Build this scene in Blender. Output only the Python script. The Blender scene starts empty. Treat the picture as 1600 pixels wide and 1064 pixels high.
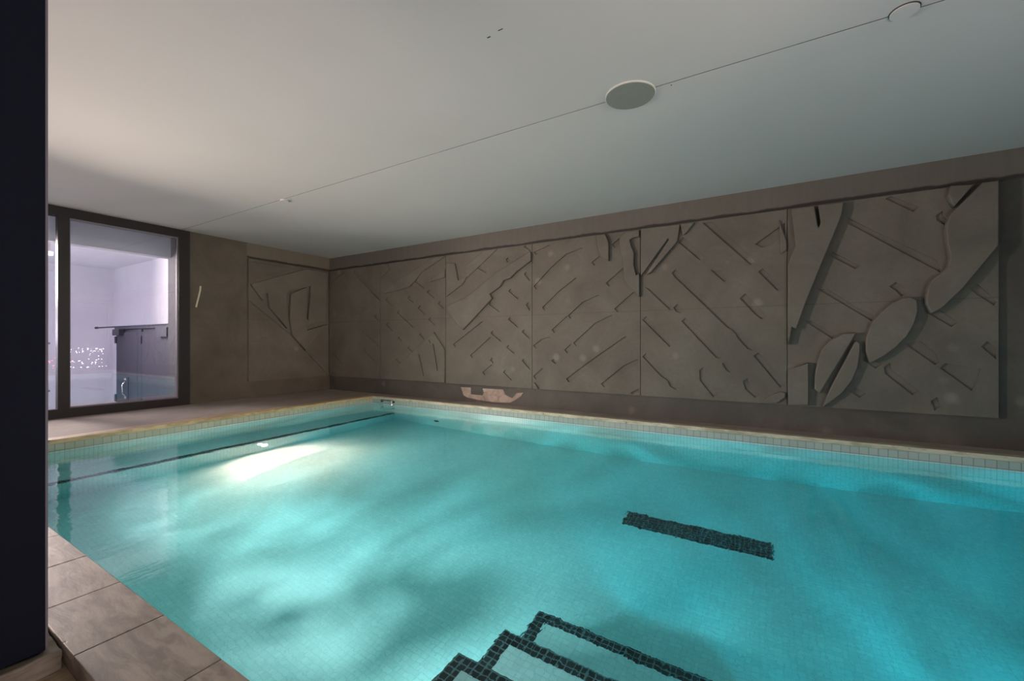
import bpy, bmesh, math, random
from mathutils import Vector, Matrix
random.seed(7)
S = bpy.context.scene
C = S.collection

# ---------------------------------------------------------------- camera, world, exposure
# x runs toward the relief wall, y toward the window wall, z = 0 is eye height, the deck lies at z = -1
F = 657.5                                   # focal length in pixels of the 1600 px wide frame
cam_d = bpy.data.cameras.new('camera')
cam_d.sensor_width = 36; cam_d.lens = 36 * F / 1600
cam_d.shift_y = 3 / 1600
cam_d.clip_start = 0.05; cam_d.clip_end = 2000
cam = bpy.data.objects.new('camera', cam_d); C.objects.link(cam)
cam.location = (0, 0, 0)
cam.rotation_euler = (math.radians(90), 0, math.radians(-59.13))
S.camera = cam

w = bpy.data.worlds.new('night'); S.world = w; w.use_nodes = True
w.node_tree.nodes['Background'].inputs[0].default_value = (0.03, 0.035, 0.06, 1)
w.node_tree.nodes['Background'].inputs[1].default_value = 0.25
S.view_settings.view_transform = 'Standard'
try: S.view_settings.look = 'None'
except Exception: pass
S.view_settings.gamma = 1; S.view_settings.use_curve_mapping = False
S.view_settings.exposure = 0.0
S.cycles.max_bounces = 14; S.cycles.diffuse_bounces = 6; S.cycles.transmission_bounces = 8
S.cycles.glossy_bounces = 5; S.cycles.transparent_max_bounces = 12
S.cycles.sample_clamp_indirect = 4.0

WALL_X, END_Y, CEIL_Z, DECK_Z = 5.728, 7.972, 1.795, -1.0
POOL_X0, POOL_X1, POOL_Y0, POOL_Y1 = 0.70, 5.42, -3.4, 6.27
WATER_Z, BOTTOM_Z, BENCH_Z, BENCH_Y = -1.13, -2.43, -1.93, 5.70

def area(name, loc, target, sx, sy, watts, col, spread=180):
    d = bpy.data.lights.new(name, 'AREA'); d.shape = 'RECTANGLE'; d.size = sx; d.size_y = sy
    d.energy = watts; d.color = col; d.spread = math.radians(spread)
    o = bpy.data.objects.new(name, d); C.objects.link(o); o.location = loc
    o.rotation_euler = (Vector(target) - Vector(loc)).to_track_quat('-Z', 'Y').to_euler()
    return o

def pool_lamp(name, loc, direction, watts, col, kind='SPOT', cone=150, ripple=0.0, scale=6.0, stretch=(1, 1, 1), radius=.06):
    d = bpy.data.lights.new(name, kind); d.energy = watts; d.color = col; d.shadow_soft_size = radius
    if kind == 'SPOT':
        d.spot_size = math.radians(cone); d.spot_blend = .6
    o = bpy.data.objects.new(name, d); C.objects.link(o); o.location = loc
    o.rotation_euler = Vector(direction).to_track_quat('-Z', 'Y').to_euler()
    if ripple > 0:            # noise in the beam stands in for caustics of the water surface
        d.use_nodes = True; n = d.node_tree.nodes; l = d.node_tree.links
        em = n['Emission']; tc = n.new('ShaderNodeTexCoord'); mp = n.new('ShaderNodeMapping'); mp.inputs['Scale'].default_value = stretch
        l.new(tc.outputs['Normal'], mp.inputs[0])
        no = n.new('ShaderNodeTexNoise'); no.inputs['Scale'].default_value = scale; no.inputs['Detail'].default_value = 2.0
        no.inputs['Roughness'].default_value = .5; no.inputs['Distortion'].default_value = 1.6
        l.new(mp.outputs[0], no.inputs['Vector'])
        # thin bright veils where the noise crosses its middle value
        a = n.new('ShaderNodeMath'); a.operation = 'SUBTRACT'; l.new(no.outputs[0], a.inputs[0]); a.inputs[1].default_value = .5
        b = n.new('ShaderNodeMath'); b.operation = 'ABSOLUTE'; l.new(a.outputs[0], b.inputs[0])
        r = n.new('ShaderNodeMapRange'); r.interpolation_type = 'SMOOTHSTEP'; l.new(b.outputs[0], r.inputs[0])
        r.inputs[1].default_value = 0; r.inputs[2].default_value = .085; r.inputs[3].default_value = 1 + ripple; r.inputs[4].default_value = max(.0, 1 - ripple * .45)
        l.new(r.outputs[0], em.inputs['Strength'])
    return o

# pool and garden lamps, plus unseen fill areas added for brightness
pool_lamp('lamp_bench', (3.048, BENCH_Y - .12, -2.04), (0, -1, -.30), 240, (1, .33, .24), cone=179, radius=.03)
pool_lamp('lamp_bench_beam', (3.048, BENCH_Y - .12, -2.04), (0, -1, -.12), 350, (1, .33, .24), cone=125, radius=.03)
pool_lamp('lamp_near_wall_north', (POOL_X0 + .12, 4.5, -1.40), (1, -.02, .0), 125, (1, .66, .60), cone=140, ripple=.7, scale=1.8, radius=.1)
pool_lamp('lamp_near_wall_middle', (POOL_X0 + .12, 2.8, -1.30), (1, -.12, .0), 165, (1, .60, .56), cone=150, ripple=2.3, scale=2.4, radius=.14)
pool_lamp('lamp_near_wall_south', (POOL_X0 + .12, -1.3, -1.30), (1, .2, .0), 180, (.12, .80, .90), cone=150, ripple=1.4, scale=2.4, radius=.12)
area('fill_left_ceiling', (-2.8, 3.6, -.8), (3.2, 4.0, 1.8), 1.8, 1.4, 195, (1, .78, .75))  # added warm fill for the ceiling, no lamp seen there
area('fill_rear_ceiling', (.1, -2.6, -.95), (2.2, 1.2, 1.8), 1.2, 1.0, 105, (1, .79, .80), 135)  # added uplight out of view, lifts the right-hand ceiling
area('fill_relief', (-.3, 6.9, .1), (5.7, -.6, .5), .4, .4, 74, (1, .85, .75), 90)  # unseen fill, rakes the relief from the left
area('fill_end_wall', (.9, -3.8, .9), (4.9, 8, .1), .5, .5, 22, (1, .82, .68), 42)  # added narrow fill that brightens the end wall
area('lamp_garden_door', (1.3, 10.2, 1.2), (4.6, 3.5, .4), .8, .8, 330, (1, .85, .76))
pool_lamp('lamp_winter_garden', (.4, 11.2, .2), (0, 0, -1), 190, (.93, .88, 1), kind='POINT', radius=.2)

# ---------------------------------------------------------------- helpers
def setp(o, **k):
    for a, b in k.items(): o[a] = b
    return o
def thing(name, label, cat, loc=(0, 0, 0), group=None):
    o = bpy.data.objects.new(name, None); C.objects.link(o); o.location = loc; o.empty_display_size = .1
    o['label'] = label; o['category'] = cat
    if group: o['group'] = group
    return o
def tag(o, label, cat, group=None):
    o['label'] = label; o['category'] = cat
    if group: o['group'] = group
    return o
def wloc(p):
    v = Vector((0, 0, 0))
    while p: v += p.location; p = p.parent
    return v
def link(name, me, mat, parent=None, loc=None, smooth=False):
    """me holds world coordinates; its origin goes to loc (default: its parent's, or the middle of its base)"""
    if loc is None:
        if parent: loc = wloc(parent)
        else:
            xs = [v.co for v in me.vertices]
            loc = Vector(((min(v.x for v in xs) + max(v.x for v in xs)) / 2, (min(v.y for v in xs) + max(v.y for v in xs)) / 2, min(v.z for v in xs)))
    loc = Vector(loc)
    me.transform(Matrix.Translation(-loc))
    if smooth:
        for p in me.polygons: p.use_smooth = True
    if mat: me.materials.append(mat)
    o = bpy.data.objects.new(name, me); C.objects.link(o)
    if parent: o.parent = parent; o.location = loc - wloc(parent)
    else: o.location = loc
    return o
def bm_box(bm, a, b, bev=0):
    a, b = Vector(a), Vector(b)
    vs = [bm.verts.new((x, y, z)) for x in (a.x, b.x) for y in (a.y, b.y) for z in (a.z, b.z)]
    fs = [(0, 1, 3, 2), (4, 6, 7, 5), (0, 4, 5, 1), (2, 3, 7, 6), (0, 2, 6, 4), (1, 5, 7, 3)]
    faces = [bm.faces.new([vs[i] for i in f]) for f in fs]
    if bev:
        es = list({e for f in faces for e in f.edges})
        bmesh.ops.bevel(bm, geom=es, offset=bev, segments=2, affect='EDGES', profile=.5)
def mesh_of(bm, name):
    bmesh.ops.recalc_face_normals(bm, faces=bm.faces)
    me = bpy.data.meshes.new(name); bm.to_mesh(me); bm.free(); return me
def box(name, a, b, mat, parent=None, bev=0, **k):
    bm = bmesh.new(); bm_box(bm, a, b, bev); return link(name, mesh_of(bm, name), mat, parent, **k)
def boxes(name, lst, mat, parent=None, bev=0, **k):
    bm = bmesh.new()
    for a, b in lst: bm_box(bm, a, b, bev)
    return link(name, mesh_of(bm, name), mat, parent, **k)
def cyl_bm(bm, p, q, r, n=24, r2=None):
    p, q = Vector(p), Vector(q); d = q - p
    m = Matrix.Translation((p + q) / 2) @ d.to_track_quat('Z', 'Y').to_matrix().to_4x4()
    bmesh.ops.create_cone(bm, cap_ends=True, segments=n, radius1=r, radius2=r if r2 is None else r2, depth=d.length, matrix=m)
def cyl(name, p, q, r, mat, parent=None, n=24, r2=None, bev=0, **k):
    bm = bmesh.new(); cyl_bm(bm, p, q, r, n, r2)
    if bev:
        bmesh.ops.bevel(bm, geom=[e for e in bm.edges if len(e.link_faces) == 2 and e.calc_face_angle(0) > .8], offset=bev, segments=2, affect='EDGES', profile=.5)
    return link(name, mesh_of(bm, name), mat, parent, **k)
def tube(name, pts, r, mat, parent=None, n=12, **k):
    cu = bpy.data.curves.new(name, 'CURVE'); cu.dimensions = '3D'; cu.bevel_depth = r; cu.bevel_resolution = 4; cu.use_fill_caps = True
    sp = cu.splines.new('POLY'); sp.points.add(len(pts) - 1)
    for a, b in zip(sp.points, pts): a.co = (*b, 1)
    return link(name, curve_mesh(cu), mat, parent, smooth=True, **k)
def curve_mesh(cu):
    o = bpy.data.objects.new('tmp', cu); C.objects.link(o)
    bpy.context.view_layer.update()
    dg = bpy.context.evaluated_depsgraph_get()
    me = bpy.data.meshes.new_from_object(o.evaluated_get(dg))
    bpy.data.objects.remove(o); bpy.data.curves.remove(cu); me.materials.clear()
    return me
def slab_mesh(outlines, h, bev=.004, M=Matrix()):
    """flat outline (later ones are holes) h thick, its back in the local z = 0 plane"""
    cu = bpy.data.curves.new('s', 'CURVE'); cu.dimensions = '2D'; cu.fill_mode = 'BOTH'
    cu.extrude = h / 2 - bev; cu.bevel_depth = bev; cu.bevel_resolution = 1
    for o in outlines:
        sp = cu.splines.new('POLY'); sp.points.add(len(o) - 1); sp.use_cyclic_u = True
        for a, b in zip(sp.points, o): a.co = (b[0], b[1], 0, 1)
    me = curve_mesh(cu)
    me.transform(M @ Matrix.Translation((0, 0, h / 2)))
    return me
def rect(x0, z0, x1, z1): return [[x0, z0], [x1, z0], [x1, z1], [x0, z1]]

# ---------------------------------------------------------------- materials
def mat(name, col, rough=.6, metal=0, spec=.5):
    m = bpy.data.materials.new(name); m.use_nodes = True
    b = m.node_tree.nodes['Principled BSDF']
    b.inputs['Base Color'].default_value = (*col, 1); b.inputs['Roughness'].default_value = rough
    b.inputs['Metallic'].default_value = metal; b.inputs['Specular IOR Level'].default_value = spec
    return m
def nodes(m): return m.node_tree.nodes, m.node_tree.links, m.node_tree.nodes['Principled BSDF']
def pos(n): return n.new('ShaderNodeNewGeometry').outputs['Position']
def noise(n, l, vec, scale, detail=4, rough=.55, dist=0, stretch=None):
    if stretch:
        mp = n.new('ShaderNodeMapping'); mp.inputs['Scale'].default_value = stretch; l.new(vec, mp.inputs[0]); vec = mp.outputs[0]
    t = n.new('ShaderNodeTexNoise'); t.inputs['Scale'].default_value = scale; t.inputs['Detail'].default_value = detail
    t.inputs['Roughness'].default_value = rough; t.inputs['Distortion'].default_value = dist; l.new(vec, t.inputs['Vector']); return t.outputs[0]
def ramp(n, l, fac, stops):
    r = n.new('ShaderNodeValToRGB'); l.new(fac, r.inputs[0]); e = r.color_ramp.elements
    while len(e) < len(stops): e.new(.5)
    for x, (p, c) in zip(e, stops): x.position = p; x.color = (*c, 1)
    return r.outputs[0]
def mixc(n, l, fac, a, b, mode='MIX'):
    x = n.new('ShaderNodeMix'); x.data_type = 'RGBA'; x.blend_type = mode
    if isinstance(fac, (int, float)): x.inputs[0].default_value = fac
    else: l.new(fac, x.inputs[0])
    for i, v in ((6, a), (7, b)):
        if isinstance(v, tuple): x.inputs[i].default_value = (*v, 1)
        else: l.new(v, x.inputs[i])
    return x.outputs[2]
def bump(n, l, b, h, dist=.004, strength=.6):
    k = n.new('ShaderNodeBump'); k.inputs['Distance'].default_value = dist; k.inputs['Strength'].default_value = strength
    l.new(h, k.inputs['Height']); l.new(k.outputs[0], b.inputs['Normal'])
def maprange(n, l, v, a, b, c=0, d=1):
    r = n.new('ShaderNodeMapRange'); r.interpolation_type = 'SMOOTHSTEP'; l.new(v, r.inputs[0])
    for i, x in zip((1, 2, 3, 4), (a, b, c, d)): r.inputs[i].default_value = x
    return r.outputs[0]
def sep(n, l, v):
    s = n.new('ShaderNodeSeparateXYZ'); l.new(v, s.inputs[0]); return s.outputs
def math_(n, l, op, a, b=None):
    m = n.new('ShaderNodeMath'); m.operation = op
    for i, v in enumerate((a, b)):
        if v is None: continue
        if isinstance(v, (int, float)): m.inputs[i].default_value = v
        else: l.new(v, m.inputs[i])
    return m.outputs[0]

def concrete(name, c1, c2, c3, seam=None, spots=True, top_band=None, rough=.75, sc=1.6, band_x=None):
    m = mat(name, c1, rough); n, l, b = nodes(m); p = pos(n)
    big = noise(n, l, p, sc, 6, .6, .6); fine = noise(n, l, p, 22, 4, .6)
    col = ramp(n, l, big, [(.32, c1), (.52, c2), (.72, c3)])
    col = mixc(n, l, maprange(n, l, fine, .3, .75, .0, .28), col, tuple(x * .72 for x in c2))
    if spots:                                       # pale round salt marks left on the concrete
        v = n.new('ShaderNodeTexVoronoi'); v.inputs['Scale'].default_value = 2.3; v.inputs['Randomness'].default_value = 1; l.new(p, v.inputs['Vector'])
        wob = noise(n, l, p, 9, 3)
        d = math_(n, l, 'ADD', v.outputs['Distance'], math_(n, l, 'MULTIPLY', wob, .12))
        s = maprange(n, l, d, .10, .24, .36, 0)
        col = mixc(n, l, s, col, tuple(min(1, x * 2.0) for x in c3))
    if seam is not None:
        z = sep(n, l, p)[2]
        dz = math_(n, l, 'ABSOLUTE', math_(n, l, 'SUBTRACT', z, seam))
        col = mixc(n, l, maprange(n, l, dz, .001, .006, .45, 0), col, tuple(x * .35 for x in c1))
    if top_band is not None:                        # paler skim coat above the relief; dark ragged edge paints stain and gap shadow
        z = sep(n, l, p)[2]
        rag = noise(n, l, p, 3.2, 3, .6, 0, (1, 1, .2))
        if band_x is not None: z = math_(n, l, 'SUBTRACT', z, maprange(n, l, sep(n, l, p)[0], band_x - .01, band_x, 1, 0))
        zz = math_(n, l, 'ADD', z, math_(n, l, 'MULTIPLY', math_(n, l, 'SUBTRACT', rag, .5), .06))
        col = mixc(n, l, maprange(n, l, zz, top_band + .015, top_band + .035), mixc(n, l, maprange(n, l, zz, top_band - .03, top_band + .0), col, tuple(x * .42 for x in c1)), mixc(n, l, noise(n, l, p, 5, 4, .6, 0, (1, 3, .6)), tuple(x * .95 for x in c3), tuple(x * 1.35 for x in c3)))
    l.new(col, b.inputs['Base Color'])
    bump(n, l, b, math_(n, l, 'ADD', math_(n, l, 'MULTIPLY', big, 2.0), fine), .004, .5)
    return m

def tile(name, plane, size, c, grout, gw=.05, rough=.25, var=.05, offs=(0, 0), bmp=.3):
    """small square mosaic; plane names the two world axes it is laid in"""
    m = mat(name, c, rough); n, l, b = nodes(m); p = pos(n); s = sep(n, l, p)
    cx = n.new('ShaderNodeCombineXYZ')
    for i, ax in enumerate(plane): l.new(math_(n, l, 'ADD', s['xyz'.index(ax)], 10 + offs[i]), cx.inputs[i])
    br = n.new('ShaderNodeTexBrick'); br.offset = 0; br.squash = 1
    br.inputs['Scale'].default_value = 1; br.inputs['Mortar Size'].default_value = size * gw; br.inputs['Mortar Smooth'].default_value = .2
    br.inputs['Brick Width'].default_value = size; br.inputs['Row Height'].default_value = size; br.inputs['Bias'].default_value = 0
    lo = tuple(x * (1 - var) for x in c); hi = tuple(min(1, x * (1 + var)) for x in c)
    br.inputs['Color1'].default_value = (*lo, 1); br.inputs['Color2'].default_value = (*hi, 1); br.inputs['Mortar'].default_value = (*grout, 1)
    l.new(cx.outputs[0], br.inputs['Vector']); l.new(br.outputs['Color'], b.inputs['Base Color'])
    inv = math_(n, l, 'SUBTRACT', 1, br.outputs['Fac']); bump(n, l, b, inv, .002, bmp)
    return m

M = {}
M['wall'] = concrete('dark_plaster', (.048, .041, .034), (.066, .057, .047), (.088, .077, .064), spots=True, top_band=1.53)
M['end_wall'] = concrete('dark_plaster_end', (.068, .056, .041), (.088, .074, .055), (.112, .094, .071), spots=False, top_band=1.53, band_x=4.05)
M['relief'] = concrete('cast_concrete', (.082, .070, .055), (.105, .090, .071), (.13, .113, .091), seam=.42)
M['raised'] = concrete('cast_concrete_raised', (.086, .074, .059), (.110, .095, .076), (.135, .118, .096), spots=False)
M['deck'] = concrete('deck_concrete', (.24, .20, .175), (.30, .255, .22), (.36, .31, .27), spots=False, sc=1.1)
M['ceiling'] = mat('ceiling_paint', (.46, .445, .43), .9)
n, l, b = nodes(M['ceiling']); p = pos(n)
l.new(ramp(n, l, noise(n, l, p, .5, 3, .5), [(.3, (.44, .415, .40)), (.7, (.48, .455, .44))]), b.inputs['Base Color'])
bump(n, l, b, noise(n, l, p, 60, 3), .0008, .4)
M['gap'] = mat('gap_black', (.02, .02, .02), .9)
M['frame'] = mat('frame_bronze', (.018, .016, .017), .45, .2)
M['column'] = mat('navy_steel', (.0045, .0065, .016), .75, 0, .2)
n, l, b = nodes(M['column']); bump(n, l, b, noise(n, l, pos(n), 180, 2), .0006, .3)
M['seal'] = mat('grey_seal', (.20, .18, .20), .7)
M['white'] = mat('white_paint', (.72, .71, .74), .8)
n, l, b = nodes(M['white']); l.new(ramp(n, l, noise(n, l, pos(n), 1.2, 4), [(.3, (.66, .65, .69)), (.7, (.75, .74, .77))]), b.inputs['Base Color'])
M['greyhead'] = mat('grey_render', (.22, .23, .26), .8)
M['cabinet'] = mat('anthracite_metal', (.022, .021, .036), .6, 0, .3)
n, l, b = nodes(M['cabinet']); bump(n, l, b, noise(n, l, pos(n), 90, 2), .0006, .3)
M['black'] = mat('black_metal', (.012, .014, .03), .5, .2)
M['chrome'] = mat('brushed_steel', (.62, .62, .64), .22, 1)
M['plastic'] = mat('white_fitting', (.6, .6, .58), .4)
M['dark_plastic'] = mat('dark_fitting', (.02, .03, .03), .5)
M['speaker'] = mat('speaker_grille', (.2, .19, .17), .6, .1)
n, l, b = nodes(M['speaker']); v = n.new('ShaderNodeTexVoronoi'); v.inputs['Scale'].default_value = 260; l.new(pos(n), v.inputs['Vector'])
l.new(ramp(n, l, v.outputs['Distance'], [(.15, (.12, .115, .10)), (.4, (.22, .215, .19))]), b.inputs['Base Color'])
M['speaker_rim'] = mat('speaker_rim', (.50, .48, .44), .5)
M['wood'] = mat('pale_boards', (.36, .27, .17), .6)
n, l, b = nodes(M['wood']); l.new(ramp(n, l, noise(n, l, pos(n), 6, 5, .6, .4, (1, 9, 1)), [(.3, (.28, .21, .135)), (.7, (.42, .33, .22))]), b.inputs['Base Color'])

def travertine(name, c1, c2, c3, ax='y'):
    m = mat(name, c2, .5); n, l, b = nodes(m); p = pos(n)
    st = {'y': (2.2, .6, 2.2), 'x': (.6, 2.2, 2.2)}[ax]
    a = noise(n, l, p, 2.6, 7, .62, .8, (st[0], st[1], 1)); f = noise(n, l, p, 9, 6, .65, .5, st)
    col = ramp(n, l, a, [(.25, c1), (.5, c2), (.78, c3)])
    col = mixc(n, l, maprange(n, l, f, .38, .60, .62, 0), col, tuple(x * .62 for x in c1))
    pit = n.new('ShaderNodeTexVoronoi'); pit.inputs['Scale'].default_value = 7; l.new(p, pit.inputs['Vector'])
    pd = math_(n, l, 'ADD', pit.outputs['Distance'], math_(n, l, 'MULTIPLY', f, .3))
    pm = maprange(n, l, pd, .19, .24, 1, 0)
    col = mixc(n, l, math_(n, l, 'MULTIPLY', pm, .7), col, (.06, .055, .05))
    l.new(col, b.inputs['Base Color'])
    bump(n, l, b, math_(n, l, 'SUBTRACT', math_(n, l, 'ADD', a, math_(n, l, 'MULTIPLY', f, .5)), math_(n, l, 'MULTIPLY', pm, .5)), .004, .5)
    return m
M['coping'] = travertine('travertine', (.25, .215, .175), (.41, .36, .30), (.52, .465, .39))
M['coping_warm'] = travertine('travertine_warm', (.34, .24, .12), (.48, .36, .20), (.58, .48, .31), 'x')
M['block'] = travertine('rough_stone', (.16, .14, .105), (.25, .22, .165), (.36, .32, .245), 'x')

PC, PG = (.80, .82, .79), (.68, .71, .70)
TS = .0367
PS = (.70, .74, .70)
M['tile_xy'] = tile('mosaic_floor', 'xy', TS, PC, PG, .07)
M['tile_yz'] = tile('mosaic_side', 'yz', TS, PS, (.50, .54, .52), .07)
M['tile_xz'] = tile('mosaic_end', 'xz', TS, PS, (.50, .54, .52), .07)
DC, DG = (.018, .022, .026), (.16, .20, .21)
M['dimmed_yz'] = tile('mosaic_side_dimmed', 'yz', TS * 2, (.33, .38, .34), (.20, .23, .22), .05)  # darker copy of the side tile, tones down the brightly lit strip
M['dimmed_xz'] = tile('mosaic_end_dimmed', 'xz', TS * 2, (.36, .38, .30), (.22, .24, .20), .05)  # same darkening in colour for the end wall
M['dark_xy'] = tile('dark_mosaic_floor', 'xy', TS, DC, DG, .09, .2, .5)
M['dark_yz'] = tile('dark_mosaic_side', 'yz', TS, DC, DG, .09, .2, .5)
M['dark_xz'] = tile('dark_mosaic_end', 'xz', TS, DC, DG, .09, .2, .5)

# pool water: clear, absorbs red
wm = bpy.data.materials.new('pool_water'); wm.use_nodes = True; n = wm.node_tree.nodes; l = wm.node_tree.links; n.clear()
out = n.new('ShaderNodeOutputMaterial'); g = n.new('ShaderNodeBsdfGlass'); g.inputs['IOR'].default_value = 1.333; g.inputs['Roughness'].default_value = 0
g.inputs['Color'].default_value = (1, 1, 1, 1)
ab = n.new('ShaderNodeVolumeAbsorption'); ab.inputs['Color'].default_value = (0, .82, .885, 1); ab.inputs['Density'].default_value = .48
geo = pos(n)
h1 = noise(n, l, geo, 3.0, 3, .5, .3, (1, 1.6, 1)); h2 = noise(n, l, geo, 16, 2, .5, .2, (1, 2.2, 1))
hh = math_(n, l, 'ADD', h1, math_(n, l, 'MULTIPLY', h2, .16))
bk = n.new('ShaderNodeBump'); bk.inputs['Distance'].default_value = .012; bk.inputs['Strength'].default_value = .30
l.new(hh, bk.inputs['Height']); l.new(bk.outputs[0], g.inputs['Normal'])
l.new(g.outputs[0], out.inputs['Surface']); l.new(ab.outputs[0], out.inputs['Volume'])
M['water'] = wm

# solar-control glazing: partly mirrors, partly clear
def glazing(name, refl, tint):
    m = bpy.data.materials.new(name); m.use_nodes = True; n = m.node_tree.nodes; l = m.node_tree.links; n.clear()
    out = n.new('ShaderNodeOutputMaterial'); t = n.new('ShaderNodeBsdfTransparent'); t.inputs[0].default_value = (*tint, 1)
    gl = n.new('ShaderNodeBsdfGlossy'); gl.inputs['Roughness'].default_value = 0; gl.inputs['Color'].default_value = (.93, .96, 1, 1)
    lw = n.new('ShaderNodeFresnel'); lw.inputs['IOR'].default_value = 1.5
    mx = n.new('ShaderNodeMixShader'); f = math_(n, l, 'ADD', lw.outputs[0], refl); l.new(f, mx.inputs[0])
    l.new(t.outputs[0], mx.inputs[1]); l.new(gl.outputs[0], mx.inputs[2]); l.new(mx.outputs[0], out.inputs[0])
    return m
M['glass'] = glazing('coated_glass', .12, (.93, .93, .97))
M['clear_glass'] = glazing('clear_glass', .0, (.95, .96, .96))
def emit(name, col, s):
    m = bpy.data.materials.new(name); m.use_nodes = True; n = m.node_tree.nodes; l = m.node_tree.links; n.clear()
    out = n.new('ShaderNodeOutputMaterial'); e = n.new('ShaderNodeEmission'); e.inputs[0].default_value = (*col, 1); e.inputs[1].default_value = s
    l.new(e.outputs[0], out.inputs[0]); return m
M['lens'] = emit('lamp_lens', (1, .9, .8), 60)
M['lens_dim'] = emit('lamp_lens_dim', (.85, 1, 1), 12)
M['city'] = emit('city_glow', (1, .93, .85), 30)
M['city_red'] = emit('city_glow_red', (1, .12, .10), 14)
M['garden_lamp'] = emit('garden_lamp', (.95, .95, 1), 9)
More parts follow.
